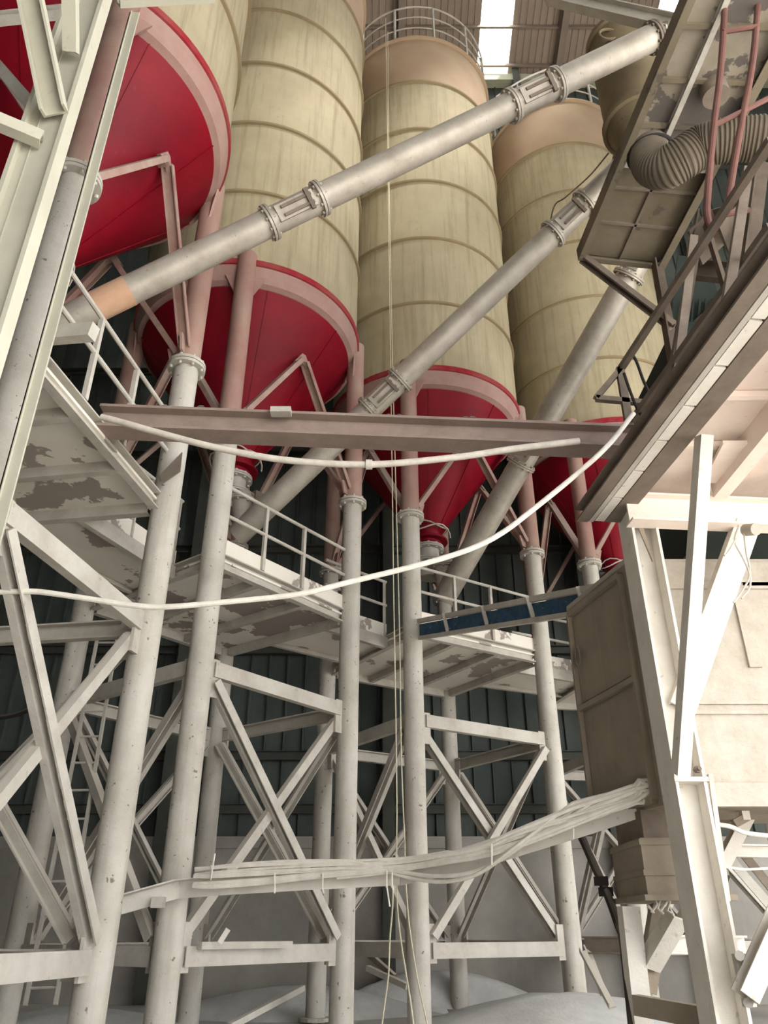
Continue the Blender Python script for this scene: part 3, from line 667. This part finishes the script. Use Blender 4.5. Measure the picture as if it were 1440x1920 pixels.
member('foot_bar', 'small dark foot bar under the bin hanger', 'bracket', at(1376,1545,6.6), at(1402,1531,6.6), 'bar', .06, .06, M_SHADE)
lr = thing('corner_brace', 'white brace with bolted link plate at the lower right corner', 'brace', at(1420,1850,5.4))
MB().channel(at(1396,1868,5.5), at(1470,1700,5.5), .12, .16, up=(0,1,0), side=1).build('brace_section', M_WHITE, lr)
lk = MB().bar(at(1384,1788,5.62), at(1406,1888,5.62), .07, .05, up=(0,1,0))
for u, v in ((1387,1792), (1403,1880)): lk.cyl(at(u,v,5.62), at(u,v,5.5), .03, n=8)
lk.build('link_plate', M_STEEL, lr)
member('floor_tie', 'pale low horizontal tie between the forked post and the white column', 'beam', at(1240,1770,8.6), at(1400,1772,8.6), 'channel', .1, .16, M_WHITE)
member('floor_tie', 'dark low tie right of the last centre silo leg', 'beam', at(1095,1772,11.5), at(1170,1772,11.2), 'channel', .1, .2, M_DARK)
# blue painted channel run
bl = thing('blue_channel', 'sloping steel channel with flaking blue paint above the centre platform', 'channel', at(960,1140,9.6))
e0, e1 = at(784,1165,11.72), at(1152,1094,7.38); du = (e1-e0)
MB().bar(e0, e1, .05, .07).build('edge_flange', M_STEEL, bl)
MB().bar(e0 + V(0,.08,-.14), e1 + V(0,.08,-.14), .02, .22).build('blue_web', M_BLUE, bl)['label'] = 'blue web with flaking paint'
MB().bar(e0 + V(.02,0,-.28), e1 + V(.0,0,-.26), .05, .06).build('edge_flange', M_STEEL, bl)
for f in (.2, .44, .67, .88): MB().bar(e0 + du*f + V(-.03,-.02,.03), e0 + du*f + V(.03,-.02,-.29), .035, .05).build('batten', M_STEEL, bl)

# ------------------------------------------------------------------ stair rail over the tower beam
sr = thing('stair_railing', 'grey brown railing of two long bars rising to the right edge', 'railing', V(2.3,5.8,3.6+EYE))
u0, u1 = at(1165,690,5.75), atZ(1446,262,4.69); l0, l1 = at(1186,790,5.75), atZ(1446,424,4.2)
MB().bar(u0, u1, .055, .055).build('rail', M_DARK, sr); MB().bar(l0, l1, .06, .06).build('rail', M_DARK, sr)
MB().bar(u0, at(1117,747,5.75), .05, .05, up=(0,1,0)).build('end_loop', M_DARK, sr)
MB().bar(at(1117,747,5.75), at(1258,760,5.75), .05, .05).build('end_loop', M_DARK, sr)
MB().bar(at(1162,690,5.75), at(1180,800,5.75), .07, .05, up=(0,1,0)).build('rail_post', M_DARK, sr)
for (ua, va, ub, vb, Y) in ((1300,445,1262,760,5.0), (1402,318,1352,640,4.0)):
    MB().bar(at(ua,va,Y), at(ub,vb,Y), .07, .06, up=(0,1,0)).build('rail_post', M_DARK, sr)
for i, pts in enumerate(([(1180,658),(1192,675),(1205,710),(1215,735),(1212,752),(1195,772),(1188,778)], [(1170,700),(1182,735),(1197,770),(1222,802)])):
    tag(MB().tube(smooth_path([at(u,v,5.6) for u,v in pts]), .014, 8).build('rail_wire', M_BLACK), ('dark wire looped over the end of the stair railing', 'dark wire running straight down inside the end of the stair railing')[i], 'wire')
tag(MB().tube(smooth_path([at(u,v,5.7) for u,v in [(1236,730),(1242,765),(1230,762),(1222,772),(1222,790)]]), .018, 8).build('rail_hook', M_BLACK), 'small dark hooked bar standing at the end of the stair railing', 'hook')

# ------------------------------------------------------------------ soiled upper platform, duct, drum
ZP = 8.0
pc = [atZ(1087,474,ZP), atZ(1236,490,ZP)]
f0 = V(2.97, 4.0, ZP+EYE); f1 = V(4.05, 4.0, ZP+EYE); g0, g1 = pc
up_ = thing('mixer_platform', 'soiled platform seen from below at the upper right, flexible duct passing through it', 'platform', (g0+g1+f0+f1)/4)
mid0, mid1 = g0.lerp(f0, .42), g1.lerp(f1, .42)
MB().plate([g0, g1, mid1, mid0], .03, (0,0,1)).build('deck_plate', M_OLIVE, up_)
MB().plate([mid0, mid1, f1, f0], .03, (0,0,1)).build('deck_plate', M_PEEL, up_)['label'] = 'deck plate with peeling paint'
dz = V(0,0,-.05)
MB().channel(g0+dz, f0+dz, .08, .2, side=-1).build('edge_beam', M_OLIVE, up_); MB().channel(g1+dz, f1+dz, .1, .2, side=1).build('edge_beam', M_OLIVE, up_)
MB().channel(g0+dz, g1+dz, .08, .14, side=1).build('edge_beam', M_OLIVE, up_)
MB().ibeam(mid0+dz, mid1+dz, .12, .1).build('joist', M_STEEL, up_)
for f in (.16, .31): MB().bar(g0.lerp(f0,f)+dz*.6, g1.lerp(f1,f)+dz*.6, .035, .03).build('joist', M_DARK, up_)
for f in (.55, .7, .86): MB().bar(g0.lerp(f0,f)+dz*.6, g1.lerp(f1,f)+dz*.6, .05, .05).build('joist', M_OLIVE, up_)
MB().bar(g0.lerp(g1,.5)+dz*.6, mid0.lerp(mid1,.48)+dz*.6, .03, .03).build('joist', M_DARK, up_)
MB().ibeam(mid0.lerp(mid1,.38)+dz, f0.lerp(f1,.34)+dz, .06, .08).build('joist', M_STEEL, up_)
MB().cyl(f0.lerp(f1,.62).lerp(mid0.lerp(mid1,.62), .55) + V(0,0,-.2), f0.lerp(f1,.62).lerp(mid0.lerp(mid1,.62), .55), .14, n=24).build('round_spigot', M_DARK, up_)
member('knee_brace', 'dark brown brace from the soiled platform corner down to the right', 'brace', g0 + V(.03,.0,-.1), at(1262,612,7.4), 'channel', .1, .11, M_DARK, up=(0,-1,.3), side=1)
hd = thing('flexible_duct', 'fat ribbed grey duct curving from the soiled platform to the right edge', 'duct', at(1240,320,5.4))
hpts = smooth_path([at(u,v,Y) for u,v,Y in ((1222,283,5.6),(1220,298,5.45),(1228,312,5.35),(1250,314,5.25),(1280,297,5.15),(1312,277,5.08),(1345,266,5.0),(1390,261,4.95),(1440,259,4.9),(1510,257,4.85))], 24)
rad = []; 
for i in range(len(hpts)): rad.append(.21 + (.006 if (i//2) % 2 else -.005))
MB().tube(hpts, rad, 28).build('duct_body', M_HOSE, hd)
MB().tube([hpts[10] + V(.235*math.cos(q*.3142), .235*math.sin(q*.3142), .0) for q in range(20)], .025, 8, True).build('inlet_ring', M_BLACK, hd)
wl = thing('access_ladder', 'dull red ladder hanging at the upper right edge in front of the duct', 'ladder', at(1330,400,4.6))
for pts in ([(1362,-40,4.3),(1352,120,4.35),(1338,240,4.4),(1328,350,4.45),(1326,405,4.5),(1338,440,4.5)], [(1425,-40,4.3),(1412,110,4.35),(1392,220,4.4),(1378,300,4.45),(1362,395,4.5)]):
    MB().tube(smooth_path([at(*p) for p in pts]), .03, 10).build('side_rail', M_ROSE, wl)
for a, b in (((1340,235,4.4),(1440,185,4.4)), ((1346,404,4.5),(1404,394,4.5)), ((1355,60,4.32),(1420,50,4.32))):
    MB().tube([at(*a), at(*b)], .025, 8).build('rung', M_ROSE, wl)
dr = thing('weigh_drum', 'khaki conical weighing drum behind the upper end of the long conveyor', 'drum', at(1185,290,6.9))
dc = at(1172,120,6.9); r0 = .46; cb_ = at(1190,235,6.9)
lowz = cb_.z - dc.z
MB().lathe(dc, [(.01,.62),(r0*.95,.6),(r0,.55),(r0,.45),(r0,lowz)], 40).build('drum_shell', M_DRUM, dr)
MB().lathe(dc, [(r0,.5),(r0+.05,.5),(r0+.05,.42),(r0,.42)], 40).build('drum_ring', M_DRUM, dr)
MB().lathe(dc, [(r0,lowz+.05),(r0+.05,lowz+.04),(r0+.05,lowz-.04),(r0,lowz-.05)], 40).build('drum_ring', M_DRUM, dr)
MB().lathe(dc, [(r0,lowz-.03),(r0*.45,lowz-.75),(.12,lowz-1.0),(.12,lowz-1.2)], 40).build('drum_cone', M_DRUM, dr)
MB().tube([dc + V(-r0*.7,-r0*.75,.1+.12*math.sin(q)) + V(.14*math.cos(q),-.03,0) for q in [x*.39 for x in range(17)]], .02, 6).build('lifting_handle', M_DRUM, dr)
tag(MB().tube(smooth_path([at(u,v,Y) for u,v,Y in ((1142,286,6.75),(1105,330,7.6),(1060,370,8.1),(1040,385,8.3),(1030,425,8.45))]), .012, 6).build('drive_cable', M_DARK), 'thin dark cable dropping from the drum to the middle conveyor', 'cable')
tag(MB().tube(smooth_path([at(u,v,6.6) for u,v in ((930,182),(965,158),(1000,140),(1035,127),(1052,126))]), .012, 6).build('conveyor_cable', M_CABLE2), 'thin pale cable arching over the upper end of the long conveyor', 'cable')
# frames at the upper right
member('top_beam', 'pale beam crossing the top edge above the drum', 'beam', at(1030,-8,6.3), at(1262,46,5.6), 'ibeam', .16, .2, M_STEEL)
member('top_beam', 'brown dusty beam at the top right above the peeling deck', 'beam', at(1270,58,4.9), at(1470,95,4.9), 'ibeam', .14, .16, M_DARK)
member('corner_girder', 'soiled brown girder filling the top right corner', 'beam', at(1290,10,4.6), at(1470,-10,4.4), 'ibeam', .22, .26, M_OLIVE)
for lab, a, b, m, w in (('brown tower post rising behind the stair railing, left of the dark cladding', (1236,492,7.5), (1296,830,7.2), M_BROWN, .16),
                        ('brown tower post on the right of the dark cladding', (1440,230,6.0), (1378,720,5.9), M_BROWN, .2),
                        ('slim brown strut leaning right behind the stair railing', (1326,420,5.6), (1400,660,5.5), M_BROWN, .07),
                        ('slim brown strut crossing left behind the stair railing', (1316,400,6.2), (1262,720,6.2), M_BROWN, .12)):
    pa, pb = at(*a), at(*b)
    if pb.y < 6.3: pb = pa + (pb-pa) * ((zd+.04-pa.z)/(pb.z-pa.z))
    member('tower_post', lab, 'post', pa, pb, 'angle', w, w, m, up=(0,1,0))
member('tower_tie', 'dark horizontal tie behind the stair railing near the right edge', 'beam', at(1300,505,7.0), at(1470,522,6.5), 'channel', .12, .24, M_BROWN)
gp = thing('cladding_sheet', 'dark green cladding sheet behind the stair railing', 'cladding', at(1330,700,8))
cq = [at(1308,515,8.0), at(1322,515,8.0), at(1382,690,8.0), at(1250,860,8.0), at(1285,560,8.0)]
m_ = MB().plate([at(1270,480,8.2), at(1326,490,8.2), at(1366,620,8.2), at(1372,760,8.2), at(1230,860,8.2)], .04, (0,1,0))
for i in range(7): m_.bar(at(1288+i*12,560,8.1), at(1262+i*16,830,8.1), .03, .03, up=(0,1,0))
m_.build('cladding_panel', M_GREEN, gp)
member('shadow_hopper', 'grey sloped hopper side behind the red ladder foot', 'hopper', at(1365,470,6.3), at(1340,405,6.0), 'channel', .5, .4, M_BROWN, up=(0,1,0), t=.03)

# ------------------------------------------------------------------ things on and near the floor
def heap(lab, x, y, rx, ry, h, m=M_HEAP):
    mb = MB(); n, k_ = 40, 9; vs = []
    for j in range(k_+1):
        f = j/k_
        for i in range(n):
            a = 2*math.pi*i/n; rr = f*(1+.18*mn.noise(Vector((math.cos(a)*1.5+x, math.sin(a)*1.5+y, 1))))
            px, py = x+rx*rr*math.cos(a), y+ry*rr*math.sin(a)
            vs.append((px, py, h*(1-f*f)**1.3 + .09*h*mn.noise(Vector((px*3,py*3,5)))*(1-f) - .03*f))
    mb.add(vs, [[j*n+i, j*n+(i+1)%n, (j+1)*n+(i+1)%n, (j+1)*n+i] for j in range(k_) for i in range(n)], True)
    return tag(mb.build('powder_heap', m, origin=(x,y,0)), lab, 'heap', kind='stuff')
heap('spilled pale powder round the feet of the centre silo legs', 2.6, 13.0, 2.6, 2.0, .45)
heap('spilled pale powder at the foot of the white column', 2.6, 8.4, 1.3, 1.3, .3)
heap('low grey powder drift along the back wall left of the ropes', -1.4, 15.6, 2.6, 1.3, .4)
heap('low grey powder drift behind the nearest legs', -4.2, 12.6, 2.0, 1.6, .3)
heap('powder drift against the wall behind the ropes', 1.0, 16.4, 2.4, .9, .6)
member('fallen_pipe', 'thin pale pipe lying sloped on the powder behind the second silo leg', 'pipe', at(430,1925,10.9), at(568,1852,12.2), 'bar', .07, .07, M_STEEL)
member('leaning_bar', 'dark bar leaning from the floor towards the ropes', 'bar', at(676,1775,14.8), at(740,1832,14.3), 'bar', .08, .08, M_DARK)
member('leaning_bar', 'pale channel lying on the floor behind the ropes', 'bar', at(690,1815,14.6), at(765,1850,14.0), 'bar', .1, .08, M_STEEL)
for i, (a, b) in enumerate((((1092,1780,11.4),(1148,1885,10.8)), ((1100,1775,11.5),(1133,1862,11.1)))):
    member('prop_bar', ('grey bar propped on the powder right of the last centre silo leg, longer', 'grey bar propped behind the longer one, right of the last centre silo leg')[i], 'bar', at(*a), at(*b), 'angle', .09, .09, M_STEEL, up=(0,1,0))
member('tie_pipe', 'grey pipe piece resting on the low tie of the second silo frame', 'pipe', at(375,1773,9.3), at(545,1771,10.3), 'bar', .07, .07, M_STEEL)
member('tool_handle', 'short pale stick standing on the low tie of the second silo frame', 'stick', at(412,1768,9.25), at(428,1742,9.25), 'bar', .05, .03, M_WHITE, up=(0,1,0))
tag(MB().tube(smooth_path([at(u,v,12.4) for u,v in ((-10,1347),(30,1340),(66,1326),(90,1322))]), .04, 8).build('black_cable', M_BLACK), 'black cable bundle sagging behind the left legs near the wall', 'cable')

# ------------------------------------------------------------------ shaded mixer housing behind the stair railing
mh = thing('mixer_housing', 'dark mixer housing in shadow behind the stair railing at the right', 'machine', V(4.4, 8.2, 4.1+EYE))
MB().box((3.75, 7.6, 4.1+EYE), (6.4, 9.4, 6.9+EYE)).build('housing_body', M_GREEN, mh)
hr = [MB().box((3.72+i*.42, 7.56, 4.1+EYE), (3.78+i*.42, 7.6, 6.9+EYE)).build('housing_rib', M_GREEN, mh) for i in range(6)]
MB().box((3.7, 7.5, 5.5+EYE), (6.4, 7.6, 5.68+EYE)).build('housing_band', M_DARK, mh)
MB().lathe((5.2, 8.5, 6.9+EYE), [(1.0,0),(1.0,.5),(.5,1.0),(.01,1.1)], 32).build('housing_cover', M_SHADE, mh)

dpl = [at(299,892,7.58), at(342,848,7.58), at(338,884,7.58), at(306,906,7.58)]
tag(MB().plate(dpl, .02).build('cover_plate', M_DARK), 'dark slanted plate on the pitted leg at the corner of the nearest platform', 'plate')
